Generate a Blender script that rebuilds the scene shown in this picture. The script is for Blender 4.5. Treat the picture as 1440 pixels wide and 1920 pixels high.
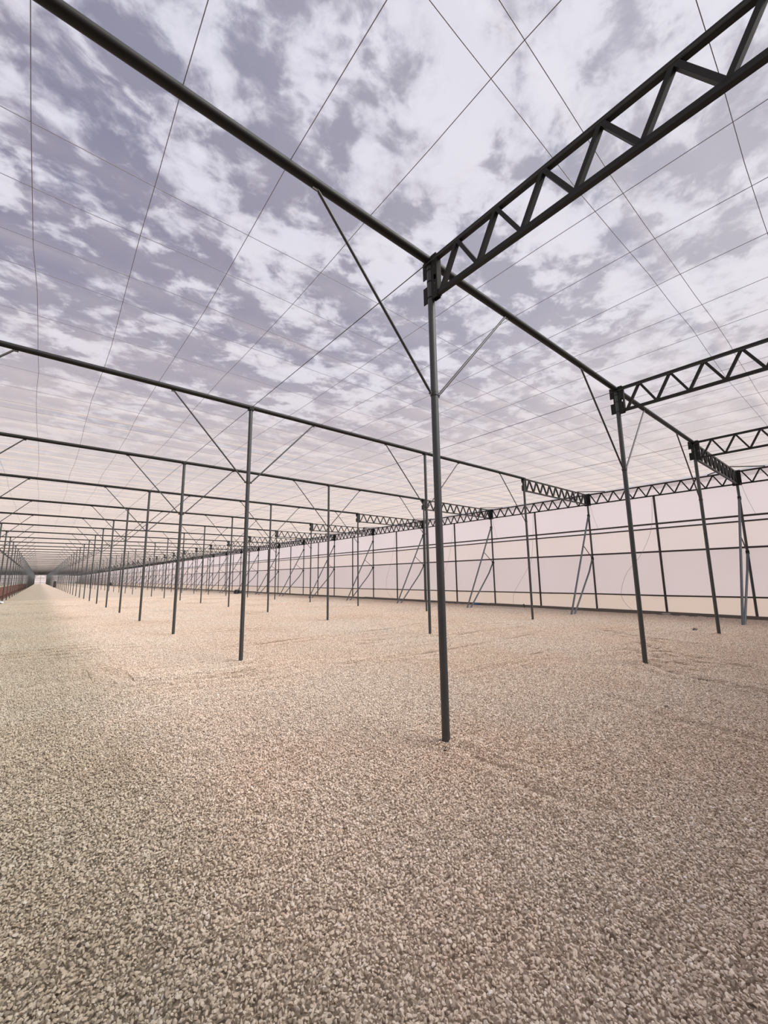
import bpy, bmesh, math, random
import numpy as np
from mathutils import Vector, Matrix

# ------------------------------------------------------------------ clean
for o in list(bpy.data.objects):
    bpy.data.objects.remove(o)
scene = bpy.context.scene
C = scene.collection
random.seed(7)
rng = np.random.default_rng(7)

# ------------------------------------------------------------------ camera
YAW, PITCH, ROLL, CAM_H = 0.6961, 0.1577, -0.0125, 1.5
F_PX = 766.0
fw = Vector((math.sin(YAW) * math.cos(PITCH), math.cos(YAW) * math.cos(PITCH), math.sin(PITCH)))
rt = Vector((math.cos(YAW), -math.sin(YAW), 0))
up = rt.cross(fw)
r2 = rt * math.cos(ROLL) + up * math.sin(ROLL)
u2 = -rt * math.sin(ROLL) + up * math.cos(ROLL)
cam_d = bpy.data.cameras.new('camera')
cam = bpy.data.objects.new('camera', cam_d)
C.objects.link(cam)
cam.matrix_world = Matrix(((r2.x, u2.x, -fw.x, 0), (r2.y, u2.y, -fw.y, 0), (r2.z, u2.z, -fw.z, CAM_H), (0, 0, 0, 1)))
cam_d.sensor_fit = 'HORIZONTAL'
cam_d.sensor_width = 36
cam_d.lens = F_PX / 1440 * 36
cam_d.clip_start = 0.05
cam_d.clip_end = 2000
scene.camera = cam

# ------------------------------------------------------------------ exposure
scene.view_settings.view_transform = 'Standard'
scene.view_settings.look = 'None'
scene.view_settings.exposure = 0.0
scene.view_settings.gamma = 1.0
scene.view_settings.use_curve_mapping = False


# ------------------------------------------------------------------ node helpers
class NT:
    def __init__(s, tree):
        s.t = tree
        tree.nodes.clear()

    def n(s, kind, **kw):
        nd = s.t.nodes.new(kind)
        for k, v in kw.items():
            setattr(nd, k, v)
        return nd

    def set(s, sock, v):
        if isinstance(v, bpy.types.NodeSocket):
            s.t.links.new(v, sock)
        else:
            sock.default_value = v

    def math(s, op, a, b=None, c=None, clamp=False):
        nd = s.n('ShaderNodeMath', operation=op, use_clamp=clamp)
        s.set(nd.inputs[0], a)
        if b is not None:
            s.set(nd.inputs[1], b)
        if c is not None:
            s.set(nd.inputs[2], c)
        return nd.outputs[0]

    def vmath(s, op, a, b=None, out=0):
        nd = s.n('ShaderNodeVectorMath', operation=op)
        s.set(nd.inputs[0], a)
        if b is not None:
            s.set(nd.inputs['Scale' if op == 'SCALE' else 1], b)
        return nd.outputs[out]

    def noise(s, vec, scale, detail=4, rough=0.55, dist=0.0, out=0):
        nd = s.n('ShaderNodeTexNoise')
        s.set(nd.inputs['Vector'], vec)
        nd.inputs['Scale'].default_value = scale
        nd.inputs['Detail'].default_value = detail
        nd.inputs['Roughness'].default_value = rough
        nd.inputs['Distortion'].default_value = dist
        return nd.outputs[out]

    def ramp(s, fac, stops):
        nd = s.n('ShaderNodeValToRGB')
        cr = nd.color_ramp
        while len(cr.elements) > len(stops):
            cr.elements.remove(cr.elements[-1])
        while len(cr.elements) < len(stops):
            cr.elements.new(0.5)
        for e, (p, c) in zip(cr.elements, stops):
            e.position = p
            e.color = (*c, 1) if len(c) == 3 else c
        s.set(nd.inputs[0], fac)
        return nd.outputs[0]

    def smooth(s, v, a, b, lo=0.0, hi=1.0):
        nd = s.n('ShaderNodeMapRange', interpolation_type='SMOOTHSTEP')
        s.set(nd.inputs[0], v)
        for k, x in zip((1, 2, 3, 4), (a, b, lo, hi)):
            nd.inputs[k].default_value = x
        return nd.outputs[0]

    def mixc(s, fac, a, b, blend='MIX'):
        nd = s.n('ShaderNodeMix', data_type='RGBA', blend_type=blend)
        s.set(nd.inputs[0], fac)
        s.set(nd.inputs[6], a if isinstance(a, bpy.types.NodeSocket) else (*a, 1))
        s.set(nd.inputs[7], b if isinstance(b, bpy.types.NodeSocket) else (*b, 1))
        return nd.outputs[2]


# ------------------------------------------------------------------ sky
SUN_AZ = math.radians(148)      # measured from +Y towards +X
SUN_EL = math.radians(46)
sun_dir = Vector((math.sin(SUN_AZ) * math.cos(SUN_EL), math.cos(SUN_AZ) * math.cos(SUN_EL), math.sin(SUN_EL)))

world = bpy.data.worlds.new('sky')
scene.world = world
world.use_nodes = True
w = NT(world.node_tree)
gen = w.n('ShaderNodeTexCoord').outputs['Generated']
nrm = w.vmath('NORMALIZE', gen)
sep = w.n('ShaderNodeSeparateXYZ')
w.set(sep.inputs[0], nrm)
dz = w.math('MAXIMUM', sep.outputs[2], 0.04)
px = w.math('DIVIDE', sep.outputs[0], dz)
py = w.math('DIVIDE', sep.outputs[1], dz)
comb = w.n('ShaderNodeCombineXYZ')
w.set(comb.inputs[0], px)
w.set(comb.inputs[1], py)
P = comb.outputs[0]
rotm = w.n('ShaderNodeMapping')
rotm.inputs['Rotation'].default_value = (0, 0, 0.5)
rotm.inputs['Location'].default_value = (3.1, 1.7, 0.4)
rotm.inputs['Scale'].default_value = (1.0, 1.15, 1.0)
w.set(rotm.inputs[0], P)
warp = w.n('ShaderNodeTexNoise')
w.set(warp.inputs['Vector'], rotm.outputs[0])
warp.inputs['Scale'].default_value = 5.0
warp.inputs['Detail'].default_value = 3
wv = w.vmath('SCALE', w.vmath('SUBTRACT', warp.outputs[1], (0.5, 0.5, 0.5)), 0.10)
PW = w.vmath('ADD', rotm.outputs[0], wv)
n_big = w.noise(PW, 1.3, 3, 0.5)
n_mid = w.noise(PW, 6.5, 4, 0.5)
n_fin = w.noise(PW, 19.0, 6, 0.58)
dens = w.math('ADD', w.math('MULTIPLY', n_big, 0.42), w.math('ADD', w.math('MULTIPLY', n_mid, 0.85), w.math('MULTIPLY', n_fin, 0.40)))
sdot = w.vmath('DOT_PRODUCT', nrm, tuple(sun_dir), out=1)
glow = w.smooth(sdot, -0.15, 1.0)
dens = w.math('ADD', dens, w.math('MULTIPLY', glow, 0.13))
cov = w.smooth(dens, 0.775, 0.92)
elev = w.smooth(sep.outputs[2], 0.15, 0.9)
gap = w.mixc(elev, (0.20, 0.235, 0.40), (0.020, 0.056, 0.21))
shade = w.smooth(w.math('ADD', dens, w.math('MULTIPLY', w.math('SUBTRACT', w.noise(PW, 4.0, 6, 0.6), 0.5), 0.35)), 0.78, 1.02)
cloud = w.mixc(shade, (0.36, 0.385, 0.54), (0.69, 0.72, 0.88))
col = w.mixc(cov, gap, cloud)
col = w.mixc(w.math('MULTIPLY', glow, 0.42), col, (0.86, 0.88, 0.95))
col = w.mixc(w.smooth(sep.outputs[2], 0.10, 0.52, 0.92, 0.0), col, (0.58, 0.55, 0.59))
bg = w.n('ShaderNodeBackground')
w.set(bg.inputs[0], col)
bg.inputs[1].default_value = 1.0
wo = w.n('ShaderNodeOutputWorld')
w.set(wo.inputs[0], bg.outputs[0])
world.cycles.sampling_method = 'MANUAL'
world.cycles.sample_map_resolution = 1024

# ------------------------------------------------------------------ sun behind thin cloud
sun_d = bpy.data.lights.new('sun', 'SUN')
sun_d.energy = 5.9
sun_d.angle = math.radians(40)
sun_d.color = (1.0, 0.96, 0.92)
sun = bpy.data.objects.new('sun', sun_d)
C.objects.link(sun)
sun.rotation_euler = (-sun_dir).to_track_quat('-Z', 'Y').to_euler()
sun.location = (0, 0, 60)


# ------------------------------------------------------------------ materials
def material(name):
    m = bpy.data.materials.new(name)
    m.use_nodes = True
    return m, NT(m.node_tree)


def steel(name, base, rough=0.45, metal=0.55, var=0.25, scale=6.0, spec=0.5):
    m, t = material(name)
    pos = t.n('ShaderNodeNewGeometry').outputs['Position']
    v = t.noise(pos, scale, 5, 0.6)
    v2 = t.noise(pos, scale * 9, 3, 0.6)
    k = t.math('ADD', t.math('MULTIPLY', v, 0.7), t.math('MULTIPLY', v2, 0.3))
    c = t.mixc(k, tuple(x * (1 - var) for x in base), tuple(x * (1 + var) for x in base))
    b = t.n('ShaderNodeBsdfPrincipled')
    t.set(b.inputs['Base Color'], c)
    b.inputs['Metallic'].default_value = metal
    b.inputs['Specular IOR Level'].default_value = spec
    t.set(b.inputs['Roughness'], t.math('ADD', rough - 0.1, t.math('MULTIPLY', v, 0.2)))
    o = t.n('ShaderNodeOutputMaterial')
    t.set(o.inputs[0], b.outputs[0])
    return m


def plain(name, base, rough=0.6, var=0.15, scale=12.0):
    return steel(name, base, rough, 0.0, var, scale)


def net(name, colour, a0, streak, trans=0.6, colour2=None, sc=(1, 1, 1)):
    """Woven shade net. a0 is thread width over thread spacing; threads lying across the line of sight close up
    as the sheet tilts (gap = 1 - a0 / cos), those along it do not (gap = 1 - a0)."""
    m, t = material(name)
    g = t.n('ShaderNodeNewGeometry')
    cosv = t.math('ABSOLUTE', t.vmath('DOT_PRODUCT', g.outputs['Normal'], g.outputs['Incoming'], out=1))
    mp = t.n('ShaderNodeMapping')
    mp.inputs['Scale'].default_value = sc
    t.set(mp.inputs[0], g.outputs['Position'])
    s1 = t.noise(mp.outputs[0], 1.0, 6, 0.62)
    a = t.math('ADD', a0, t.math('MULTIPLY', t.math('SUBTRACT', s1, 0.5), streak), clamp=True)
    T = t.math('MULTIPLY', t.math('SUBTRACT', 1.0, a), t.math('SUBTRACT', 1.0, t.math('DIVIDE', a, t.math('MAXIMUM', cosv, 0.01)), clamp=True))
    c2 = colour2 or tuple(x * 0.93 for x in colour)
    col = t.mixc(t.noise(g.outputs['Position'], 0.35, 4, 0.55), colour, c2)
    d = t.n('ShaderNodeBsdfDiffuse')
    t.set(d.inputs[0], col)
    tl = t.n('ShaderNodeBsdfTranslucent')
    t.set(tl.inputs[0], col)
    mx = t.n('ShaderNodeMixShader')
    mx.inputs[0].default_value = trans
    t.set(mx.inputs[1], d.outputs[0])
    t.set(mx.inputs[2], tl.outputs[0])
    tr = t.n('ShaderNodeBsdfTransparent')
    fin = t.n('ShaderNodeMixShader')
    t.set(fin.inputs[0], T)
    t.set(fin.inputs[1], mx.outputs[0])
    t.set(fin.inputs[2], tr.outputs[0])
    o = t.n('ShaderNodeOutputMaterial')
    t.set(o.inputs[0], fin.outputs[0])
    return m


def gravel_colours(t, pos, rnd):
    """stone colour from a 0..1 random value, with broad patches of pink dust and of the grey path"""
    c = t.ramp(rnd, [(0.0, (0.34, 0.28, 0.225)), (0.25, (0.61, 0.515, 0.42)), (0.55, (0.745, 0.63, 0.515)),
                     (0.80, (0.82, 0.73, 0.63)), (0.93, (0.75, 0.61, 0.51)), (1.0, (0.90, 0.84, 0.77))])
    patch = t.smooth(t.noise(pos, 0.33, 4, 0.6), 0.35, 0.65)
    c = t.mixc(t.math('MULTIPLY', patch, 0.6), c, (1.0, 0.905, 0.84), 'MULTIPLY')
    sp = t.n('ShaderNodeSeparateXYZ')
    t.set(sp.inputs[0], pos)
    wob = t.math('MULTIPLY', t.math('SUBTRACT', t.noise(pos, 0.5, 3, 0.6), 0.5), 1.2)
    path = t.smooth(t.math('ADD', sp.outputs[0], wob), 0.2, 1.5, 1.0, 0.0)
    return t.mixc(t.math('MULTIPLY', path, 0.95), c, (0.68, 0.715, 0.68), 'MULTIPLY')


def gravel_stone_material():
    m, t = material('gravel_stone')
    g = t.n('ShaderNodeNewGeometry')
    at = t.n('ShaderNodeAttribute', attribute_name='shade')
    oi = t.n('ShaderNodeObjectInfo')
    rnd = t.math('FRACT', t.math('ADD', at.outputs['Fac'], oi.outputs['Random']))
    col = gravel_colours(t, g.outputs['Position'], rnd)
    fine = t.noise(g.outputs['Position'], 240, 3, 0.6)
    col = t.mixc(t.smooth(fine, 0.3, 0.7, 0.0, 0.25), col, (0.75, 0.70, 0.66), 'MULTIPLY')
    b = t.n('ShaderNodeBsdfPrincipled')
    t.set(b.inputs['Base Color'], col)
    b.inputs['Roughness'].default_value = 0.85
    b.inputs['Specular IOR Level'].default_value = 0.25
    o = t.n('ShaderNodeOutputMaterial')
    t.set(o.inputs[0], b.outputs[0])
    return m


def floor_material():
    m, t = material('gravel_ground')
    pos = t.n('ShaderNodeNewGeometry').outputs['Position']
    vo = t.n('ShaderNodeTexVoronoi', feature='F1')
    t.set(vo.inputs['Vector'], pos)
    vo.inputs['Scale'].default_value = 46
    wn = t.n('ShaderNodeTexWhiteNoise', noise_dimensions='3D')
    t.set(wn.inputs[0], vo.outputs['Position'])
    col = gravel_colours(t, pos, wn.outputs[0])
    col = t.mixc(1.0, col, (0.79, 0.775, 0.76), 'MULTIPLY')   # packed gravel: even darkening stands in for shade in pores between stones
    bump = t.n('ShaderNodeBump')
    bump.inputs['Strength'].default_value = 0.8
    bump.inputs['Distance'].default_value = 0.012
    t.set(bump.inputs['Height'], t.math('SUBTRACT', 1.0, vo.outputs['Distance']))
    b = t.n('ShaderNodeBsdfPrincipled')
    t.set(b.inputs['Base Color'], col)
    b.inputs['Roughness'].default_value = 0.9
    b.inputs['Specular IOR Level'].default_value = 0.2
    t.set(b.inputs['Normal'], bump.outputs[0])
    o = t.n('ShaderNodeOutputMaterial')
    t.set(o.inputs[0], b.outputs[0])
    return m


MAT = dict(
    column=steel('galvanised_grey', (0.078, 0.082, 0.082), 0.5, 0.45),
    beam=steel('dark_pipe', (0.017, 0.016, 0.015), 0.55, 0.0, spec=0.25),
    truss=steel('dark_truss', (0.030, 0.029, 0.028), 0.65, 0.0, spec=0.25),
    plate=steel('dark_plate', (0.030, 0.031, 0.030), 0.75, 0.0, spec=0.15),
    rail=steel('brown_grey_rail', (0.055, 0.045, 0.042), 0.55, 0.25),
    strut=steel('blue_grey_strut', (0.12, 0.13, 0.14), 0.5, 0.4),
    brace=steel('grey_brace', (0.062, 0.060, 0.062), 0.5, 0.35),
    wire=plain('wire_grey', (0.26, 0.24, 0.29), 0.6),
    cable=plain('cable_dark', (0.05, 0.048, 0.05), 0.6),
    rope=plain('rope_grey', (0.30, 0.27, 0.25), 0.8),
    roof_net=net('roof_net', (0.615, 0.54, 0.485), 0.117, 0.07, 0.72, (0.61, 0.515, 0.435), (1.6, 0.12, 1)),
    wall_upper=net('wall_net_upper', (0.68, 0.63, 0.655), 0.80, 0.05, 0.72),
    wall_middle=net('wall_net_middle', (0.575, 0.52, 0.525), 0.84, 0.04, 0.72),
    wall_warm=net('wall_net_warm', (0.655, 0.59, 0.58), 0.84, 0.04, 0.72),
    wall_lower=net('wall_net_lower', (0.605, 0.525, 0.46), 0.86, 0.04, 0.70),
    wall_fold=net('wall_net_fold', (0.57, 0.52, 0.535), 0.88, 0.02, 0.6),
    wall_end=net('wall_net_end', (0.92, 0.85, 0.84), 0.86, 0.04, 0.45),
    wall_solid=plain('brown_shade_wall', (0.16, 0.13, 0.11), 0.9),
    kerb=plain('dark_kerb', (0.19, 0.17, 0.145), 0.9, 0.3),
    rust=plain('red_brown_board', (0.17, 0.062, 0.040), 0.8, 0.25, 3.0),
    black=plain('black_plastic', (0.018, 0.017, 0.017), 0.6),
    blue=plain('blue_plastic', (0.04, 0.13, 0.33), 0.45),
    white=plain('white_plastic', (0.62, 0.62, 0.62), 0.5),
    fitting=plain('rusty_fitting', (0.13, 0.095, 0.075), 0.7, 0.3),
    stone=gravel_stone_material(),
    floor=floor_material(),
)


# ------------------------------------------------------------------ mesh helpers
class MB:
    def __init__(s):
        s.v, s.f, s.sm = [], [], []

    def face(s, idx, smooth=False):
        s.f.append(idx)
        s.sm.append(smooth)

    def poly(s, pts, r, n=8, caps=True):
        """a tube along a polyline; r one radius or one per point"""
        pts = [Vector(p) for p in pts]
        rs = r if isinstance(r, (list, tuple)) else [r] * len(pts)
        d0 = (pts[1] - pts[0]).normalized()
        ref = Vector((0, 0, 1)) if abs(d0.z) < 0.9 else Vector((1, 0, 0))
        rings = []
        for i, p in enumerate(pts):
            d = (pts[min(i + 1, len(pts) - 1)] - pts[max(i - 1, 0)]).normalized()
            a = d.cross(ref).normalized()
            b = d.cross(a)
            base = len(s.v)
            for k in range(n):
                th = 2 * math.pi * (k + 0.5) / n
                s.v.append(p + (a * math.cos(th) + b * math.sin(th)) * rs[i])
            rings.append(base)
        for q in range(len(rings) - 1):
            for k in range(n):
                k2 = (k + 1) % n
                s.face((rings[q] + k, rings[q] + k2, rings[q + 1] + k2, rings[q + 1] + k), n > 4)
        if caps:
            s.face(tuple(rings[0] + k for k in reversed(range(n))))
            s.face(tuple(rings[-1] + k for k in range(n)))
        return s

    def tube(s, p0, p1, r, n=14):
        return s.poly((p0, p1), r, n)

    def box(s, c, size, rot=None):
        c = Vector(c)
        b = len(s.v)
        for x in (-1, 1):
            for y in (-1, 1):
                for z in (-1, 1):
                    q = Vector((x * size[0] / 2, y * size[1] / 2, z * size[2] / 2))
                    if rot is not None:
                        q = rot @ q
                    s.v.append(c + q)
        for q in ((0, 1, 3, 2), (4, 6, 7, 5), (0, 4, 5, 1), (2, 3, 7, 6), (0, 2, 6, 4), (1, 5, 7, 3)):
            s.face(tuple(b + k for k in q))
        return s

    def bar(s, p0, p1, wd, ht, side=(0, 1, 0)):
        """a rectangular bar from p0 to p1, wd along `side`"""
        p0, p1 = Vector(p0), Vector(p1)
        d = p1 - p0
        x = d.normalized()
        y = Vector(side)
        y = (y - x * y.dot(x)).normalized()
        z = x.cross(y)
        rot = Matrix((x, y, z)).transposed()
        return s.box((p0 + p1) / 2, (d.length, wd, ht), rot)

    def prism(s, outline, axis, lo, hi):
        """outline of 2-D points extruded along axis (0 x, 1 y)"""
        b = len(s.v)
        n = len(outline)
        for val in (lo, hi):
            for (a, z) in outline:
                s.v.append(Vector((val, a, z)) if axis == 0 else Vector((a, val, z)))
        s.face(tuple(b + k for k in range(n)))
        s.face(tuple(b + n + k for k in reversed(range(n))))
        for k in range(n):
            k2 = (k + 1) % n
            s.face((b + k, b + n + k, b + n + k2, b + k2))
        return s

    def mesh(s, name, mat):
        me = bpy.data.meshes.new(name)
        me.from_pydata([tuple(v) for v in s.v], [], s.f)
        me.polygons.foreach_set('use_smooth', s.sm)
        bm = bmesh.new()
        bm.from_mesh(me)
        bmesh.ops.recalc_face_normals(bm, faces=bm.faces)
        for e in bm.edges:
            if len(e.link_faces) == 2 and e.calc_face_angle(0) > 0.9:
                e.smooth = False
        bm.to_mesh(me)
        bm.free()
        me.materials.append(mat)
        return me


def obj(name, me, parent=None, loc=(0, 0, 0), rotz=0.0):
    o = bpy.data.objects.new(name, me)
    C.objects.link(o)
    o.location = loc
    o.rotation_euler = (0, 0, rotz)
    if parent is not None:
        o.parent = parent
    return o


def tag(o, label, cat, group=None, kind=None):
    o['label'] = label
    o['category'] = cat
    if group:
        o['group'] = group
    o['kind'] = kind or 'thing'
    return o


ORD = ['nearest', 'second', 'third', 'fourth', 'fifth', 'sixth', 'seventh', 'eighth', 'ninth', 'tenth', 'eleventh',
       'twelfth', 'thirteenth', 'fourteenth', 'fifteenth', 'sixteenth', 'seventeenth', 'eighteenth', 'nineteenth',
       'twentieth']
FIRST = ['first'] + ORD[1:]

# ------------------------------------------------------------------ grid of the house
X0, Y0, DX, DY = 2.986, 2.73, 5.0, 5.01
NROW = 60
XW = X0 + 3 * DX                  # right wall
XL = X0 - 4 * DX                  # left wall
YF = Y0 - DY                      # front wall behind the camera
YE = Y0 + (NROW - 1) * DY + 2.5   # far wall
H = 4.92                          # axis of the roof beams
R_COL, R_BEAM = 0.038, 0.045
NEAR = 14                         # rows whose columns carry separate parts
NEAR_T = 10                       # rows whose trusses carry separate parts


# ================================================================== THE SETTING
def ground_h(x, y):
    h = 0.010 * math.sin(0.9 * x + 0.5 * y + 1.0) * math.sin(0.7 * y - 0.4 * x) + 0.006 * math.sin(2.3 * x - 1.1 * y) * math.sin(1.9 * y + 0.6 * x)
    mk = max(0.0, math.sin(0.55 * x + 0.9 * y + 0.4) * math.sin(0.8 * x - 0.35 * y + 2.0))
    h += 0.010 * mk * math.sin(13.5 * (y + 0.22 * x + 0.25 * math.sin(0.7 * x)))
    for pl, wd, dp in RUTS:
        d = 9.0
        for (a, b) in zip(pl[:-1], pl[1:]):
            ax, ay = a
            bx, by = b
            L2 = (bx - ax) ** 2 + (by - ay) ** 2
            tt = max(0, min(1, ((x - ax) * (bx - ax) + (y - ay) * (by - ay)) / L2))
            d = min(d, math.hypot(x - ax - tt * (bx - ax), y - ay - tt * (by - ay)))
        if d < 4 * wd:
            h += -dp * math.exp(-(d / wd) ** 2) + 0.6 * dp * math.exp(-((d - 2.0 * wd) / wd) ** 2)
    for i in range(3):
        for j in range(3):
            d = math.hypot(x - X0 - i * DX, y - Y0 - j * DY)
            if d < 0.6:
                h += 0.022 * math.exp(-(d / 0.16) ** 2)
    return h


RUTS = [
    ([(3.02, 2.60), (2.93, 2.11), (2.82, 1.77), (2.9, 1.3)], 0.07, 0.023),
    ([(10.2, 3.6), (9.4, 2.9), (9.1, 2.25), (8.9, 1.6)], 0.09, 0.028),
    ([(9.3, 3.5), (8.6, 2.75), (8.3, 2.1)], 0.08, 0.022),
    ([(8.1, 2.75), (7.6, 2.25), (7.3, 1.5), (7.2, 0.9)], 0.10, 0.031),
    ([(1.0, 8.6), (1.1, 7.9), (1.3, 7.2), (2.2, 6.8), (2.85, 6.95)], 0.09, 0.025),
    ([(5.2, 4.3), (6.0, 4.25), (6.9, 4.2), (8.0, 4.5)], 0.10, 0.020),
    ([(4.2, 6.2), (6.2, 5.9), (8.4, 5.8), (10.5, 6.0)], 0.10, 0.020),
    ([(6.0, 8.0), (8.5, 7.2), (11.0, 6.9)], 0.12, 0.019),
    ([(3.4, 9.5), (6.2, 9.2), (9.5, 9.6)], 0.12, 0.019),
    ([(12.0, 5.2), (11.2, 3.8), (10.9, 2.8)], 0.12, 0.023),
    ([(5.6, 2.3), (5.2, 1.6), (5.1, 0.9)], 0.09, 0.020),
]

fl = MB()
fl.box((0, 130, -0.155), (500, 600, 0.2))
floor = obj('floor', fl.mesh('floor', MAT['floor']))
tag(floor, 'pinkish beige gravel floor running the whole length of the net house', 'floor', kind='structure')


def hull_stone(seed):
    r = random.Random(seed)
    bm = bmesh.new()
    for k in range(13):
        v = Vector((r.gauss(0, 1), r.gauss(0, 1), r.gauss(0, 1))).normalized()
        q = 0.82 + 0.18 * r.random()
        bm.verts.new((v.x * q, v.y * q * 0.72, v.z * q * 0.56))
    ret = bmesh.ops.convex_hull(bm, input=bm.verts)
    bmesh.ops.delete(bm, geom=[g for g in ret['geom_interior'] if isinstance(g, bmesh.types.BMVert)], context='VERTS')
    bmesh.ops.triangulate(bm, faces=bm.faces)
    bm.verts.index_update()
    vs = np.array([v.co[:] for v in bm.verts])
    fs = np.array([[v.index for v in f.verts] for f in bm.faces])
    bm.free()
    return vs, fs


STONES = [hull_stone(100 + k) for k in range(12)]


def rot_matrix(r, tilt=0.55):
    a = r.uniform(0, 2 * math.pi)
    return np.array((Matrix.Rotation(a, 3, 'Z') @ Matrix.Rotation(r.gauss(0, tilt), 3, 'X') @ Matrix.Rotation(r.gauss(0, tilt), 3, 'Y')))


def gravel_tile(name, size, seed):
    """a square patch of loose stones, heaped in two layers"""
    r = random.Random(seed)
    vs, fs, sh = [], [], []
    base = 0
    pitch = 0.0158
    n = round(size / pitch)
    pitch = size / n
    for layer in (0, 1):
        for i in range(n):
            for j in range(n):
                if layer == 1 and r.random() < 0.25:
                    continue
                x = -size / 2 + (i + 0.5 + r.uniform(-0.45, 0.45)) * pitch
                y = -size / 2 + (j + 0.5 + r.uniform(-0.45, 0.45)) * pitch
                s = r.lognormvariate(math.log(0.0098), 0.24)
                s = min(s, 0.0165)
                v, f = STONES[r.randrange(len(STONES))]
                z = (-0.012 if layer == 0 else -0.001) + r.gauss(0, 0.0025)
                vv = (v * s) @ rot_matrix(r).T + np.array((x, y, z))
                vs.append(vv)
                fs.append(f + base)
                sh.append(np.full(len(v), r.random()))
                base += len(v)
    vs, fs, sh = np.concatenate(vs), np.concatenate(fs), np.concatenate(sh)
    me = bpy.data.meshes.new(name)
    me.from_pydata(vs.tolist(), [], fs.tolist())
    at = me.attributes.new('shade', 'FLOAT', 'POINT')
    at.data.foreach_set('value', sh.astype(np.float32))
    me.materials.append(MAT['stone'])
    return bpy.data.objects.new(name, me)


small_tiles = [gravel_tile('gravel_patch', 0.125, 20 + k) for k in range(8)]
big_tiles = [gravel_tile('gravel_patch', 0.25, 60 + k) for k in range(6)]


def gravel_field(name, tiles, size, keep):
    pts, rots, idx = [], [], []
    r = random.Random(5)
    cx = 24.0
    for i in range(int(21.5 / size)):
        for j in range(int(48 / size)):
            x, y = -3.0 + (i + 0.5) * size, -2.0 + (j + 0.5) * size
            if x > XW - 0.12 or not keep(x, y):
                continue
            e = size / 2
            h = ground_h(x, y)
            gx = (ground_h(x + e, y) - ground_h(x - e, y)) / (2 * e)
            gy = (ground_h(x, y + e) - ground_h(x, y - e)) / (2 * e)
            nv = Vector((-gx, -gy, 1)).normalized()
            q = Vector((0, 0, 1)).rotation_difference(nv).to_matrix() @ Matrix.Rotation(r.randrange(4) * math.pi / 2, 3, 'Z')
            pts.append((x, y, h))
            rots.append(q.to_euler()[:])
            idx.append(r.randrange(len(tiles)))
    me = bpy.data.meshes.new(name)
    me.from_pydata(pts, [], [])
    a = me.attributes.new('tile_rotation', 'FLOAT_VECTOR', 'POINT')
    a.data.foreach_set('vector', np.array(rots, np.float32).ravel())
    a = me.attributes.new('tile_index', 'INT', 'POINT')
    a.data.foreach_set('value', np.array(idx, np.int32))
    me.materials.append(MAT['stone'])
    o = obj(name, me, floor)
    o['kind'] = 'stuff'
    ng = bpy.data.node_groups.new('scatter_' + name, 'GeometryNodeTree')
    ng.interface.new_socket('Geometry', in_out='INPUT', socket_type='NodeSocketGeometry')
    ng.interface.new_socket('Geometry', in_out='OUTPUT', socket_type='NodeSocketGeometry')
    gi, go = ng.nodes.new('NodeGroupInput'), ng.nodes.new('NodeGroupOutput')
    inst = ng.nodes.new('GeometryNodeInstanceOnPoints')
    inst.inputs['Pick Instance'].default_value = True
    join = ng.nodes.new('GeometryNodeGeometryToInstance')
    for t in reversed(tiles):
        oi = ng.nodes.new('GeometryNodeObjectInfo')
        oi.inputs['Object'].default_value = t
        ng.links.new(oi.outputs['Geometry'], join.inputs[0])
    ar = ng.nodes.new('GeometryNodeInputNamedAttribute')
    ar.data_type = 'FLOAT_VECTOR'
    ar.inputs[0].default_value = 'tile_rotation'
    ai = ng.nodes.new('GeometryNodeInputNamedAttribute')
    ai.data_type = 'INT'
    ai.inputs[0].default_value = 'tile_index'
    e2r = ng.nodes.new('FunctionNodeEulerToRotation')
    ng.links.new(ar.outputs[0], e2r.inputs[0])
    ng.links.new(gi.outputs[0], inst.inputs['Points'])
    ng.links.new(join.outputs[0], inst.inputs['Instance'])
    ng.links.new(ai.outputs[0], inst.inputs['Instance Index'])
    ng.links.new(e2r.outputs[0], inst.inputs['Rotation'])
    ng.links.new(inst.outputs[0], go.inputs[0])
    md = o.modifiers.new('scatter', 'NODES')
    md.node_group = ng
    return o


def in_sector(x, y):
    a = math.atan2(x, y) - YAW
    return abs(a) < 0.95


R1 = 8.0
gravel_field('gravel', small_tiles, 0.125, lambda x, y: math.hypot(x, y) < R1 and (in_sector(x, y) or math.hypot(x, y) < 2.2))
gravel_field('gravel', big_tiles, 0.25, lambda x, y: R1 - 0.15 <= math.hypot(x, y) < 44 and in_sector(x, y))

# the 300 stones that show largest, each a part of the floor
stone_me = []
for k, (v, f) in enumerate(STONES):
    me = bpy.data.meshes.new('stone')
    me.from_pydata(v.tolist(), [], f.tolist())
    at = me.attributes.new('shade', 'FLOAT', 'POINT')
    at.data.foreach_set('value', np.full(len(v), 0.37 * k % 1.0, np.float32))
    me.materials.append(MAT['stone'])
    stone_me.append(me)
rs = random.Random(11)
done = 0
while done < 300:
    a = YAW + rs.uniform(-0.62, 0.62)
    d = rs.uniform(1.72, 2.5)
    x, y = d * math.sin(a), d * math.cos(a)
    o = obj('stone', stone_me[rs.randrange(len(stone_me))], floor)
    s = rs.uniform(0.010, 0.0155)
    o.location = (x, y, ground_h(x, y) + 0.006)
    o.scale = (s, s, s)
    o.rotation_euler = (rs.gauss(0, 0.4), rs.gauss(0, 0.4), rs.uniform(0, 6.28))
    done += 1

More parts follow.
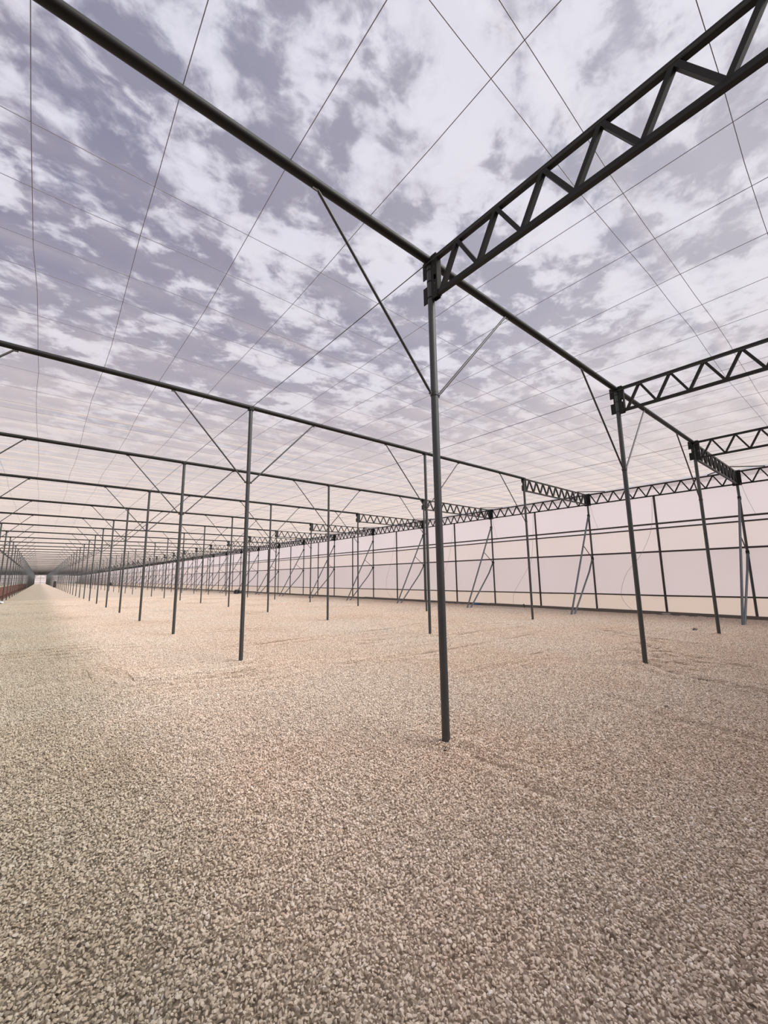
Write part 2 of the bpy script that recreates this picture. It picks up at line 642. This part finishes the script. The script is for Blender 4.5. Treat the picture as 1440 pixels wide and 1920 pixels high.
# roof net: hangs on the wires, bellied between them
XW_OFF = [0.97, 1.66, 2.40, 2.95, 3.95]     # wires after each beam, as they hang in the first bay
def bay_wires(j):
    if j == 0:
        return XW_OFF
    if j == -1:
        return [0.62, 1.45, 2.56, 3.33, 3.58]
    if j == 1:
        return [0.91, 1.82, 2.68, 3.06, 3.82]
    q = random.Random(300 + j)
    return [DY * (k + 1) / 6 + q.uniform(-0.16, 0.16) for k in range(5)]


ys = [YF]
for j in range(-1, NROW):
    b = Y0 + j * DY
    stops = [0.0] + bay_wires(j) + [DY]
    for a0_, a1_ in zip(stops[:-1], stops[1:]):
        for q in (0.25, 0.5, 0.75, 1.0):
            yy = b + a0_ + (a1_ - a0_) * q
            if yy <= YE + 1e-6:
                ys.append(yy)
ys = sorted(set(round(v, 4) for v in ys))
wire_y = set()
for j in range(-1, NROW):
    for a_ in [0.0] + bay_wires(j):
        wire_y.add(round(Y0 + j * DY + a_, 4))
xs = [XL + (XW + 0.06 - XL) * k / 84 for k in range(85)]
vz = np.zeros((len(ys), len(xs)))
zr = random.Random(3)
for a_, yy in enumerate(ys):
    onw = yy in wire_y
    for b_, xx in enumerate(xs):
        vz[a_, b_] = 4.978 + (0.0 if onw else 0.030 + 0.014 * math.sin(xx * 1.7 + yy * 0.6) + zr.uniform(-0.004, 0.004))
verts = [(xx, yy, vz[a_, b_]) for a_, yy in enumerate(ys) for b_, xx in enumerate(xs)]
nx = len(xs)
faces = [(a_ * nx + b_, a_ * nx + b_ + 1, (a_ + 1) * nx + b_ + 1, (a_ + 1) * nx + b_) for a_ in range(len(ys) - 1) for b_ in range(nx - 1)]
me = bpy.data.meshes.new('ceiling')
me.from_pydata(verts, [], faces)
me.polygons.foreach_set('use_smooth', [True] * len(faces))
me.materials.append(MAT['roof_net'])
ceiling = obj('ceiling', me)
tag(ceiling, 'see-through shade net stretched flat overhead with cloudy sky behind it', 'net roof', kind='structure')


def sheet(name, axis, val, lo, hi, z0, z1, mat, parent=None, amp=0.008, seed=0, step=0.6):
    """a vertical net sheet with slight folds"""
    n = max(2, int((hi - lo) / step))
    nz = max(2, int((z1 - z0) / 0.4))
    q = random.Random(seed)
    ph = [q.uniform(0, 6.28) for _ in range(4)]
    vs, fs = [], []
    for i in range(n + 1):
        u = lo + (hi - lo) * i / n
        for k in range(nz + 1):
            z = z0 + (z1 - z0) * k / nz
            off = amp * (math.sin(u * 1.3 + ph[0]) * math.sin(z * 2.1 + ph[1]) + 0.6 * math.sin(u * 3.9 + z * 1.4 + ph[2]))
            vs.append((val + off, u, z) if axis == 0 else (u, val + off, z))
    for i in range(n):
        for k in range(nz):
            b = i * (nz + 1) + k
            fs.append((b, b + nz + 1, b + nz + 2, b + 1))
    me_ = bpy.data.meshes.new(name)
    me_.from_pydata(vs, [], fs)
    me_.polygons.foreach_set('use_smooth', [True] * len(fs))
    me_.materials.append(mat)
    return obj(name, me_, parent)


Z_R4, Z_R3, Z_R2, Z_R1 = 0.685, 2.33, 3.21, 3.386
wr = sheet('wall_right', 0, XW + 0.085, YF, YE, 0.69, 2.33, MAT['wall_middle'], seed=1)
tag(wr, 'pale pinkish net wall running along the right side of the house', 'net wall', kind='structure')
sheet('upper_net', 0, XW + 0.10, YF, YE, 3.21, 4.75, MAT['wall_upper'], wr, seed=2)
sheet('middle_net', 0, XW + 0.09, YF, YE, 2.33, 3.21, MAT['wall_warm'], wr, seed=8)
sheet('lower_net', 0, XW + 0.07, YF, YE, -0.05, 0.69, MAT['wall_lower'], wr, 0.010, seed=3)
sheet('folded_hem', 0, XW + 0.085, YF, YE, 4.74, 4.975, MAT['wall_fold'], wr, 0.006, seed=4)
wf = sheet('wall_far', 1, YE + 0.08, XL, XW + 0.08, 0.0, 4.98, MAT['wall_end'], seed=5)
tag(wf, 'small bright net end wall far away where the aisle vanishes', 'net wall', kind='structure')
wl = sheet('wall_left', 0, XL - 0.08, YF, YE, 0.0, 4.98, MAT['wall_upper'], seed=6, step=1.2)
tag(wl, 'pale net wall closing the left side of the house', 'net wall', kind='structure')
wb = sheet('wall_front', 1, YF - 0.08, XL, XW + 0.08, 0.0, 4.98, MAT['wall_solid'], seed=7)  # unseen end wall, made solid rather than net to shade the foreground gravel
tag(wb, 'unseen brown wall at the near end, made solid to shade the foreground', 'net wall', kind='structure')

# far wall frame
fr = MB()
for k in range(-8, 7):
    fr.tube((X0 + 2.5 * k, YE, 0), (X0 + 2.5 * k, YE, 4.9), 0.04, 6)
for z in (Z_R4, Z_R3, Z_R2, Z_R1, 4.45):
    fr.tube((XL, YE, z), (XW, YE, z), 0.035, 6)
o = obj('wall_frame', fr.mesh('wall_frame', MAT['rail']), wf)

# kerb along the right wall: lengths of dark board
kb = MB()
y = YF
kr = random.Random(9)
while y < YE:
    L = kr.uniform(4.0, 6.0)
    kb.box((XW - 0.035 + kr.uniform(-0.02, 0.02), y + L / 2, 0.045 + kr.uniform(-0.012, 0.012)), (0.10, L - kr.choice((0.0, 0.0, 0.015)), 0.13),
           Matrix.Rotation(kr.uniform(-0.004, 0.004), 3, 'X'))
    y += L
kerb = obj('baseboard_right', kb.mesh('baseboard_right', MAT['kerb']))
tag(kerb, 'low dark kerb board along the foot of the right net wall', 'kerb', kind='structure')

# ================================================================== COLUMNS
def bracket_mb(axis, sgn, collar=True):
    """slotted plate bracket clamped round a column top; the truss side points along sgn*axis"""
    m = MB()
    t = 0.008
    ax = 0 if axis == 1 else 1
    out = [(-sgn * 0.02, 4.965), (-sgn * 0.122, 4.965), (-sgn * 0.122, 4.755), (-sgn * 0.066, 4.755), (-sgn * 0.066, 4.655),
           (-sgn * 0.122, 4.655), (-sgn * 0.122, 4.455), (-sgn * 0.02, 4.455)]
    m.prism(out, ax, -t / 2 + 0.014, t / 2 + 0.014)
    q = [(sgn * 0.036, 4.95), (sgn * 0.112, 4.95), (sgn * 0.112, 4.70), (sgn * 0.07, 4.70), (sgn * 0.07, 4.64), (sgn * 0.112, 4.64),
         (sgn * 0.112, 4.43), (sgn * 0.036, 4.43)]
    for s in (-1, 1):
        m.prism(q, ax, s * 0.026 - t / 2, s * 0.026 + t / 2)
    if axis == 1:
        m.box((0, sgn * 0.040, 4.69), (0.056, 0.008, 0.52))
    else:
        m.box((sgn * 0.040, 0, 4.69), (0.008, 0.056, 0.52))
    return m


def bracket_bolts(axis, sgn):
    out = []
    for z in (4.88, 4.79, 4.59, 4.50):
        for d in (0.085,):
            a_, b_ = (sgn * d, -0.036), (sgn * d, 0.036)
            p0, p1 = ((a_[0], a_[1], z), (b_[0], b_[1], z)) if axis == 0 else ((a_[1], a_[0], z), (b_[1], b_[0], z))
            out.append(('bolt', MB().tube(p0, p1, 0.008, 6), 'brace'))
    return out


def build_parts(kind):
    """list of (part name, MB, material key) for a column standing at the origin"""
    P_ = []
    far = kind.startswith('far_')
    n = 6 if far else 16
    nb = 4 if far else 8
    k = kind.replace('far_', '')
    if k in ('plain', 'truss_y', 'side', 'corner'):
        P_.append(('pipe', MB().tube((0, 0, -0.10), (0, 0, 4.885), R_COL, n), 'column'))
        for s in (-1, 1):
            if s == 1 and k in ('side', 'corner'):
                continue
            br = MB().poly([(s * 0.055, 0, 3.372), (s * 0.10, 0, 3.42), (s * 1.40, 0, 4.845), (s * 1.432, 0, 4.885)], [0.010, 0.0145, 0.0145, 0.010], nb)
            P_.append(('brace', br, 'brace'))
        if not far:
            c = MB().tube((0, 0, 3.352), (0, 0, 3.392), R_COL + 0.006, n)
            bolts = []
            for s in (-1, 1):
                c.box((s * 0.058, 0, 3.372), (0.035, 0.010, 0.036))
                bolts.append(('bolt', MB().tube((s * 0.062, -0.018, 3.372), (s * 0.062, 0.018, 3.372), 0.007, 6), 'brace'))
            P_.append(('clamp', c, 'brace', bolts))
            P_.append(('saddle', MB().box((0, 0, 4.872), (0.11, 0.098, 0.012)).box((0, 0.05, 4.895), (0.09, 0.008, 0.055)).box((0, -0.05, 4.895), (0.09, 0.008, 0.055)), 'plate'))
        if k in ('truss_y', 'corner'):
            P_.append(('bracket', bracket_mb(1, -1), 'plate', bracket_bolts(1, -1)))
        if k in ('side', 'corner'):
            P_.append(('bracket', bracket_mb(0, 1), 'plate', bracket_bolts(0, 1)))
        if k in ('truss_y', 'corner') and not far:
            for z in (4.80, 4.66, 4.47):
                P_.append(('strap', MB().tube((0, 0, z - 0.006), (0, 0, z + 0.006), R_COL + 0.005, n), 'plate'))
    else:   # wall column with raking struts
        P_.append(('pipe', MB().tube((0, 0, -0.10), (0, 0, 4.93), R_COL, n), 'rail' if False else 'column'))
        ls = MB().tube((-0.045, 0.0, 3.99), (-2.29, 0.0, -0.06), 0.035, 6 if far else 12)
        P_.append(('long_strut', ls, 'strut'))
        ss = MB().poly([(-0.05, 0.0, 2.14), (-0.42, 0.0, 1.62), (-2.045, 0.0, -0.06)], 0.033, 6 if far else 12)
        P_.append(('short_strut', ss, 'strut'))
        P_.append(('tie', MB().tube((-0.76, 0, 2.69), (-0.05, 0, 2.19), 0.016, nb), 'rail'))
        if not far:
            for z in (3.99, 2.16):
                P_.append(('collar', MB().tube((0, 0, z - 0.06), (0, 0, z + 0.06), R_COL + 0.012, n).box((-0.06, 0, z), (0.07, 0.05, 0.10)), 'plate'))
        b = bracket_mb(0, -1)
        for s in (-1, 1):
            b.box((0.0, s * 0.075, 4.69), (0.07, 0.09, 0.52))
        P_.append(('bracket', b, 'plate'))
    return P_


TEMPL = {}


def template(kind):
    if kind not in TEMPL:
        parts = build_parts(kind)
        if kind.startswith('far_'):
            # one mesh, several materials
            me_ = bpy.data.meshes.new('far_column')
            vs, fs, mi, sm = [], [], [], []
            mats = []
            for (nm, mb, mk, *_) in parts:
                if mk not in mats:
                    mats.append(mk)
                b = len(vs)
                vs += [tuple(v) for v in mb.v]
                fs += [tuple(b + q for q in f) for f in mb.f]
                mi += [mats.index(mk)] * len(mb.f)
                sm += mb.sm
            me_.from_pydata(vs, [], fs)
            me_.polygons.foreach_set('use_smooth', sm)
            me_.polygons.foreach_set('material_index', mi)
            for mk in mats:
                me_.materials.append(MAT[mk])
            TEMPL[kind] = me_
        else:
            TEMPL[kind] = [(p[0], p[1].mesh(p[0], MAT[p[2]]), [(q[0], q[1].mesh(q[0], MAT[q[2]])) for q in (p[3] if len(p) > 3 else [])]) for p in parts]
    return TEMPL[kind]


def column(name, kind, x, y, label, cat, group):
    t = template(kind)
    if kind.startswith('far_'):
        o = obj(name, t, None, (x, y, 0))
    else:
        o = obj(name, None, None, (x, y, 0))
        for (nm, me_, subs) in t:
            c = obj(nm, me_, o)
            if y < Y0 + 4.5 * DY:
                for (sn, sme) in subs:
                    obj(sn, sme, c)
    tag(o, label, cat, group)
    return o


LINES = {
    -1: ("on the aisle's left edge", "columns on the aisle's left edge"),
    0: ("on the aisle's right edge", "columns on the aisle's right edge"),
    1: ('in the middle column line', 'columns in the middle line of the right half'),
    2: ('in the line nearest the wall', 'columns in the line before the net wall'),
}
LAB_MAX = 16
for j in range(NROW):
    yy = Y0 + j * DY
    for i in (-1, 0, 1, 2):
        if i == -1 and j < 1:
            continue
        where, group = LINES[i]
        if j == 0:
            kind = 'corner' if i == 2 else 'truss_y'
        else:
            kind = 'side' if i == 2 else 'plain'
        if j >= NEAR:
            kind = 'far_' + ('side' if i == 2 else 'plain')
        if (i, j) == (0, 0):
            lab = 'tall dark steel pipe column in the foreground, the largest one, rising past a lattice truss'
        elif j < LAB_MAX:
            lab = 'grey pipe column under the %s roof beam, %s' % (ORD[j], where)
        else:
            lab = 'tiny far-off pipe column beyond the %s roof beam, %s' % (ORD[LAB_MAX - 1], where)
        column('pipe_column', kind, X0 + i * DX, yy, lab, 'column', group)
    # wall column
    if j < LAB_MAX:
        lab = '%s steel wall column with two slanting struts, standing at the right net wall' % ORD[j]
    else:
        lab = 'tiny far-off wall column with slanting struts beyond the %s at the net wall' % ORD[LAB_MAX - 1]
    column('wall_column', 'wall' if j < NEAR else 'far_wall', XW, yy, lab, 'column', 'strutted columns along the right net wall')

# columns of the unseen left half, only glimpsed as thin streaks between the aisle columns
lf = MB()
for j in range(24, NROW):
    for i in (-2, -3, -4):
        lf.tube((X0 + i * DX, Y0 + j * DY, -0.05), (X0 + i * DX, Y0 + j * DY, 4.88), R_COL, 5)
o = obj('distant_columns', lf.mesh('distant_columns', MAT['column']))
tag(o, "thicket of far-off columns glimpsed behind the aisle's left column line", 'columns', kind='stuff')

# intermediate wall posts, between the strutted wall columns
post_me = MB().tube((0, 0, -0.03), (0, 0, 4.47), 0.040, 12).mesh('post', MAT['rail'])
cap_me = MB().box((0, 0, 4.462), (0.10, 0.12, 0.016)).box((0, 0, 4.43), (0.082, 0.012, 0.06)).mesh('top_plate', MAT['plate'])
foot_me = MB().box((-0.10, 0, 0.030), (0.14, 0.26, 0.02)).mesh('foot_plate', MAT['white'])
for j in range(NROW - 1):
    yy = Y0 + (j + 0.5) * DY
    if j < 10:
        o = obj('wall_post', None, None, (XW, yy, 0))
        obj('pipe', post_me, o)
        obj('top_plate', cap_me, o)
        if j == 0:
            fp = obj('foot_plate', foot_me, o)
            fp['label'] = 'pale flat plate at the foot of the post'
        tag(o, 'thin brown post of the net wall between its %s and %s strutted columns' % (ORD[j], ORD[j + 1]), 'post', 'thin posts of the right net wall')
    else:
        o = obj('wall_post', post_me, None, (XW, yy, 0))
        tag(o, 'tiny far-off thin post of the net wall beyond its eleventh strutted column', 'post', 'thin posts of the right net wall')

# rails along the wall
for z, r, lab in ((Z_R1, 0.035, 'uppermost dark rail of the net wall, top one of the close pair'),
                  (Z_R2, 0.029, 'dark wall rail just under the uppermost one, lower of the close pair'),
                  (Z_R3, 0.035, 'dark rail crossing the net wall at about mid height'),
                  (Z_R4, 0.029, 'lowest dark rail of the net wall, at knee height above the kerb')):
    m = MB()
    pts = [(XW + 0.045 + rng.uniform(-0.006, 0.006), YF + q * 2.5, z + rng.uniform(-0.008, 0.008)) for q in range(int((YE - YF) / 2.5) + 1)]
    m.poly(pts, r, 8)
    o = obj('wall_rail', None, None, (0, 0, 0))
    obj('pipe', m.mesh('pipe', MAT['rail']), o)
    clip_me = MB().box((0, 0, 0), (0.10, 0.030, r * 2.4)).mesh('clip', MAT['rail'])
    for j in range(0, 12):
        obj('clip', clip_me, o, (XW + 0.02, Y0 + j * DY / 2, z))
    tag(o, lab, 'rail', 'rails of the right net wall')

# ================================================================== ROOF BEAMS
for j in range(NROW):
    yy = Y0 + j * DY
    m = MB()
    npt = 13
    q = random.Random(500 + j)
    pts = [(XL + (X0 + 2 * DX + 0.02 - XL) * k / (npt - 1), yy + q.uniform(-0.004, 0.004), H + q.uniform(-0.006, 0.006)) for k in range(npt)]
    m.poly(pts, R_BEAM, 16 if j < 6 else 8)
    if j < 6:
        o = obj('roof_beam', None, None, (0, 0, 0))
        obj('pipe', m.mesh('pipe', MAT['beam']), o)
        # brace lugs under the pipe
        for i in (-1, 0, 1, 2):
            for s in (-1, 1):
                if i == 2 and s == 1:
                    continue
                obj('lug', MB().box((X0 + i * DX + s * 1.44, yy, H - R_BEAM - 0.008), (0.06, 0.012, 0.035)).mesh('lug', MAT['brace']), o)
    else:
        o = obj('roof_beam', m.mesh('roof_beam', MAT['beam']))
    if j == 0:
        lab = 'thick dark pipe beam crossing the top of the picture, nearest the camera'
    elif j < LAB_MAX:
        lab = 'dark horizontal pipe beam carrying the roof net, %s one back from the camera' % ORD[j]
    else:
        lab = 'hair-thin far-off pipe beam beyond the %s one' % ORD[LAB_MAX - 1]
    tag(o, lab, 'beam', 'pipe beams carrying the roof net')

# ================================================================== LATTICE TRUSSES
T_TOP, T_BOT = 4.905, 4.478
T_A, T_B = 0.155, 4.88
NP = 10


def truss_meshes(flip):
    st = (T_B - T_A) / NP
    lo, hi = (T_TOP, T_BOT) if flip else (T_BOT, T_TOP)
    d1 = MB().bar((0, 0, lo), (st / 2, 0, hi), 0.050, 0.038)
    d2 = MB().bar((0, 0, hi), (st / 2, 0, lo), 0.050, 0.038)
    top = MB().bar((0.06, 0, T_TOP), (4.95, 0, T_TOP), 0.050, 0.048)
    bot = MB().bar((0.08, 0, T_BOT), (4.93, 0, T_BOT), 0.050, 0.048)
    ends = MB().box((0, 0, (T_TOP + T_BOT) / 2), (0.016, 0.07, T_TOP - T_BOT + 0.05))
    return st, d1, d2, top, bot, ends


TR = {}
for flip in (False, True):
    st, d1, d2, top, bot, ends = truss_meshes(flip)
    one = MB()
    for part, offs in ((top, [0]), (bot, [0]), (ends, [0.115, 4.895]), (d1, [T_A + k * st for k in range(NP)]), (d2, [T_A + (k + 0.5) * st for k in range(NP)])):
        for off in offs:
            b = len(one.v)
            one.v += [Vector((v[0] + off, v[1], v[2])) for v in part.v]
            one.f += [tuple(b + q for q in f) for f in part.f]
            one.sm += part.sm
    TR[flip] = dict(st=st, d1=d1.mesh('diagonal', MAT['truss']), d2=d2.mesh('diagonal', MAT['truss']), top=top.mesh('top_chord', MAT['truss']),
                    bot=bot.mesh('bottom_chord', MAT['truss']), ends=ends.mesh('end_plate', MAT['plate']), one=one.mesh('lattice_truss', MAT['truss']))


def truss(loc, rotz, flip, label, group, parts=True):
    T = TR[flip]
    if parts:
        o = obj('lattice_truss', None, None, loc, rotz)
        obj('top_chord', T['top'], o)
        obj('bottom_chord', T['bot'], o)
        for e in (0.115, 4.895):
            obj('end_plate', T['ends'], o, (e, 0, 0))
        for k in range(NP):
            obj('diagonal', T['d1'], o, (T_A + k * T['st'], 0, 0))
            obj('diagonal', T['d2'], o, (T_A + (k + 0.5) * T['st'], 0, 0))
    else:
        o = obj('lattice_truss', T['one'], None, loc, rotz)
    tag(o, label, 'truss', group)
    return o


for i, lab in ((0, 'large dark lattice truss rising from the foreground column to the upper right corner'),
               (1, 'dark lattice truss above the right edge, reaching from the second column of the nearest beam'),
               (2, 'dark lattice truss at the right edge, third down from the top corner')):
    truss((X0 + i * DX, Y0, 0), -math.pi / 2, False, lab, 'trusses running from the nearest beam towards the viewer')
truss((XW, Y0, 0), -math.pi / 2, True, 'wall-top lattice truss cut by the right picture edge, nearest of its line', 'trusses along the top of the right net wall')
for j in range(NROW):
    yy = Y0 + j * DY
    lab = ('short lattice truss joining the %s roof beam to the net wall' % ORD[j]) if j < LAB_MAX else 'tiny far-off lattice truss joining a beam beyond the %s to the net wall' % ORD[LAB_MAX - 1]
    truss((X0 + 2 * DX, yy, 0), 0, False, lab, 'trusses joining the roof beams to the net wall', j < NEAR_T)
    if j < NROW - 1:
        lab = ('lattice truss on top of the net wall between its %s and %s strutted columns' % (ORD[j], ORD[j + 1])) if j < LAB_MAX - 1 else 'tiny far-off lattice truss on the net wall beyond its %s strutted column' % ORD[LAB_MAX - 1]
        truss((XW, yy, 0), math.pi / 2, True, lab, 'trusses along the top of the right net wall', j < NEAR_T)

tie_me = {s: MB().bar((-0.86, 0, 4.945), (-0.02, s * 0.76, 4.945), 0.030, 0.020, (0, 0, 1)).mesh('corner_tie', MAT['truss']) for s in (-1, 1)}
for j in range(10):
    for s_ in (-1, 1):
        o = obj('corner_tie', tie_me[s_], None, (XW, Y0 + j * DY, 0))
        tag(o, 'short flat roof tie across the corner at the %s wall column, %s side' % (ORD[j], 'near' if s_ < 0 else 'far'), 'tie', 'corner ties at the wall columns')

# ================================================================== ROOF WIRES
def wire_mesh(name, axis, lo, hi, r, mat, seed, amp, step=0.835, n=5):
    q = random.Random(seed)
    k = int((hi - lo) / step)
    pts = []
    for a_ in range(k + 1):
        u = lo + (hi - lo) * a_ / k
        off = q.uniform(-amp, amp) + 2.2 * amp * math.sin(u * 0.9 + seed)
        pts.append((u, off, q.uniform(-0.003, 0.003)) if axis == 0 else (off, u, q.uniform(-0.003, 0.003)))
    return MB().poly(pts, r, n, caps=False).mesh(name, mat)


cross = [wire_mesh('roof_wire', 0, XL, XW, 0.0030, MAT['wire'], 40 + k, 0.008) for k in range(4)]
for j in range(-1, NROW):
    for k, a_ in enumerate(bay_wires(j)):
        yy = Y0 + j * DY + a_
        if j < 20:   # farther wires are thinner than anything the eye could see
            o = obj('roof_wire', cross[(j * 5 + k) % 4], None, (0, yy, 4.968))
            if j == -1:
                lab = 'thin cross wire under the roof net, %s in front of the nearest beam' % FIRST[4 - k]
            elif j < LAB_MAX:
                lab = 'thin cross wire under the roof net, %s behind the %s beam' % (FIRST[k], ORD[j])
            else:
                lab = 'faint far-off cross wire under the roof net beyond the %s beam' % ORD[LAB_MAX]
            tag(o, lab, 'wire', 'cross wires under the roof net')

along = [wire_mesh('roof_wire', 1, YF, YE, 0.0032, MAT['wire'], 70 + k, 0.009) for k in range(4)]
cable_me = wire_mesh('roof_cable', 1, YF, YE, 0.0055, MAT['cable'], 90, 0.001, step=DY)
names = {-1: 'aisle', 0: "the aisle's right-edge columns", 1: 'the middle line of columns', 2: 'the columns before the net wall'}
for k in range(-8, 18):
    if k % 6 == 0:
        i = k // 6
        o = obj('roof_cable', cable_me, None, (X0 + k * DX / 6 - 0.055, 0, 4.862))
        where = {-1: "the columns on the aisle's left edge", 0: "the columns on the aisle's right edge", 1: 'the middle line of columns', 2: 'the columns just before the net wall'}.get(i)
        tag(o, 'dark taut cable running lengthwise past the tops of %s' % where, 'cable', 'cables past the column tops')
    else:
        o = obj('roof_wire', along[k % 4], None, (X0 + k * DX / 6, 0, 4.972))
        if k < -6:
            lab = 'thin lengthwise roof wire, %s left of the aisle' % FIRST[-7 - k]
        elif k < 0:
            lab = 'thin lengthwise roof wire above the aisle, %s from its right-edge columns' % FIRST[-k - 1]
        else:
            lab = 'thin lengthwise roof wire, %s to the right of %s' % (FIRST[k % 6 - 1], names[k // 6])
        tag(o, lab, 'wire', 'lengthwise wires under the roof net')

# ================================================================== LOOSE ROPES ON THE WALL
def rope(pts, label, r=0.005):
    # Catmull-Rom through the points
    P_ = [Vector(p) for p in pts]
    out = []
    for a_ in range(len(P_) - 1):
        p0, p1, p2, p3 = P_[max(a_ - 1, 0)], P_[a_], P_[a_ + 1], P_[min(a_ + 2, len(P_) - 1)]
        for q in range(5):
            t = q / 5
            out.append(0.5 * ((2 * p1) + (p2 - p0) * t + (2 * p0 - 5 * p1 + 4 * p2 - p3) * t * t + (3 * p1 - p0 - 3 * p2 + p3) * t ** 3))
    out.append(P_[-1])
    o = obj('hanging_rope', MB().poly(out, r, 5).mesh('hanging_rope', MAT['rope']))
    tag(o, label, 'rope', 'thin ropes hanging on the net wall')


xr = XW - 0.05
rope([(xr, 5.286, 4.40), (xr, 5.398, 3.338), (xr, 5.651, 2.636), (xr, 6.027, 2.034), (xr, 6.461, 1.524), (xr, 6.728, 0.789), (xr, 6.63, 0.375), (xr, 6.38, 0.10)],
     'thin rope hanging in a slack bow from the nearest wall post to the kerb')
rope([(xr, 10.298, 4.40), (xr, 10.499, 2.463), (xr, 10.77, 1.839), (xr, 11.575, 0.694), (xr, 11.68, 0.10)],
     'thin rope hanging slack from the second wall post down to the kerb')
rope([(xr, 15.3, 4.40), (xr, 15.6, 2.9), (xr, 16.1, 1.6), (xr, 16.35, 0.7), (xr, 16.0, 0.10)], 'thin rope hanging from the third wall post down to the kerb')
rope([(xr, 20.3, 4.40), (xr, 20.7, 2.7), (xr, 21.3, 1.3), (xr, 21.2, 0.5), (xr, 20.6, 0.10)], 'thin rope hanging from the fourth wall post down to the kerb')
for j, lab in ((0, 'thin slack line slanting down beside the nearest strutted wall column'), (1, 'thin slack line slanting down beside the second strutted wall column'),
               (2, 'thin slack line slanting down beside the third strutted wall column')):
    yy = Y0 + j * DY
    rope([(xr, yy - 0.10, 4.5), (xr, yy - 0.22, 3.9), (xr, yy - 0.36, 3.40)], lab, 0.004)

# ================================================================== SMALL THINGS ON THE GROUND
def lump(name, loc, size, mat, seed, label, cat):
    q = random.Random(seed)
    bm = bmesh.new()
    bmesh.ops.create_icosphere(bm, subdivisions=3, radius=1.0)
    ph = [q.uniform(0, 6.28) for _ in range(6)]
    for v in bm.verts:
        c = v.co
        k = 1 + 0.16 * math.sin(4 * c.x + ph[0]) * math.sin(3 * c.y + ph[1]) + 0.12 * math.sin(5 * c.z + 3 * c.x + ph[2]) + 0.07 * math.sin(9 * c.y + ph[3])
        v.co = Vector((c.x * size[0] * k, c.y * size[1] * k, max(c.z, -0.55) * size[2] * k + 0.5 * size[2]))
    me_ = bpy.data.meshes.new(name)
    bm.to_mesh(me_)
    bm.free()
    me_.materials.append(mat)
    o = obj(name, me_, None, loc)
    tag(o, label, cat)
    return o


lump('plastic_bag', (XW - 0.22, 13.75, 0.0), (0.11, 0.16, 0.06), MAT['blue'], 1, 'crumpled blue plastic scrap lying by the kerb near the third strut pair', 'scrap')
lump('black_bundle', (16.3, 43.9, 0.0), (0.35, 0.55, 0.26), MAT['black'], 2, 'small dark bundle on the gravel near the wall, far down the house', 'bundle')
lump('black_bundle', (16.6, 150.0, 0.0), (0.5, 1.1, 0.55), MAT['black'], 3, 'dark heap far back near the net wall, seen between the aisle columns', 'bundle')

# rusty fitting: a bent pipe stub by the kerb
for (x, y, s, lab) in ((XW - 0.42, 10.85, 1.0, 'small rusty pipe stub on the gravel below the second slack rope'), (XW - 0.08, 6.05, 0.9, 'small rusty pipe stub standing on the kerb near the bowed rope'),
                       (XW - 0.08, 16.4, 1.0, 'small rusty pipe stub standing on the kerb near the third slack rope')):
    o = obj('pipe_stub', None, None, (x, y, 0.06 if x > XW - 0.2 else -0.02))
    obj('stem', MB().poly([(0, 0, 0), (0, 0.01, 0.10 * s), (-0.02, 0.02, 0.16 * s)], 0.024, 8).mesh('stem', MAT['fitting']), o)
    obj('cap', MB().tube((-0.02, 0.02, 0.15 * s), (-0.026, 0.025, 0.19 * s), 0.034, 8).mesh('cap', MAT['fitting']), o)
    tag(o, lab, 'pipe stub', 'rusty pipe stubs by the kerb')
# dark pebble clods
for (x, y, s, lab) in ((13.55, 3.35, 0.055, 'small dark clod on the gravel left of the last column before the wall'),
                       (5.6, 1.75, 0.018, 'tiny black pebble on the gravel right of the foreground column')):
    lump('dark_clod', (x, y, 0.005), (s * 1.5, s, s * 0.6), MAT['fitting'], int(x * 10), lab, 'clod')

# raised reddish trough benches beside the aisle, left side
leg_me = MB().bar((0, 0, -0.02), (0, 0, 0.40), 0.06, 0.06).mesh('leg', MAT['rust'])
tr = MB()
tr.box((0, 0, 0.40), (0.80, 4.9, 0.05))
for s in (-1, 1):
    tr.box((s * 0.39, 0, 0.66), (0.03, 4.9, 0.52))
    tr.box((0, s * 2.44, 0.66), (0.78, 0.03, 0.52))
tr_me = tr.mesh('trough', MAT['rust'])
soil_me = MB().box((0, 0, 0.80), (0.74, 4.84, 0.16)).mesh('soil', MAT['fitting'])
for k, j in enumerate(range(7, 26)):
    o = obj('trough_bench', None, None, (X0 - DX - 0.62, Y0 + (j + 0.5) * DY, 0))
    obj('trough', tr_me, o)
    obj('soil', soil_me, o)
    for lx in (-0.34, 0.34):
        for ly in (-2.2, 0.0, 2.2):
            obj('leg', leg_me, o, (lx, ly, 0))
    if k < 8:
        lab = "red-brown trough bench behind the aisle's left columns, %s from the picture edge" % FIRST[k]
    else:
        lab = "tiny far-off red-brown trough bench, beyond the eighth along the aisle's left columns"
    tag(o, lab, 'bench', "red-brown trough benches along the aisle's left side")

# dark cabinet far down the aisle by the right columns
o = obj('dark_cabinet', None, None, (X0 + 0.05, 130.5, 0))
obj('body', MB().box((0, 0, 0.75), (0.55, 0.5, 1.3)).mesh('body', MAT['black']), o)
obj('plinth', MB().box((0, 0, 0.05), (0.6, 0.55, 0.16)).mesh('plinth', MAT['black']), o)
obj('lid', MB().box((0, 0, 1.43), (0.62, 0.58, 0.06)).mesh('lid', MAT['black']), o)
tag(o, "tiny black upright box far down among the aisle's right-edge columns", 'box')

# white sheet crumpled at the left picture edge
lump('white_sheet', (X0 - DX + 0.12, 39.6, 0.0), (0.12, 0.35, 0.10), MAT['white'], 8, 'small crumpled white sheet on the gravel at the left picture edge', 'sheet')
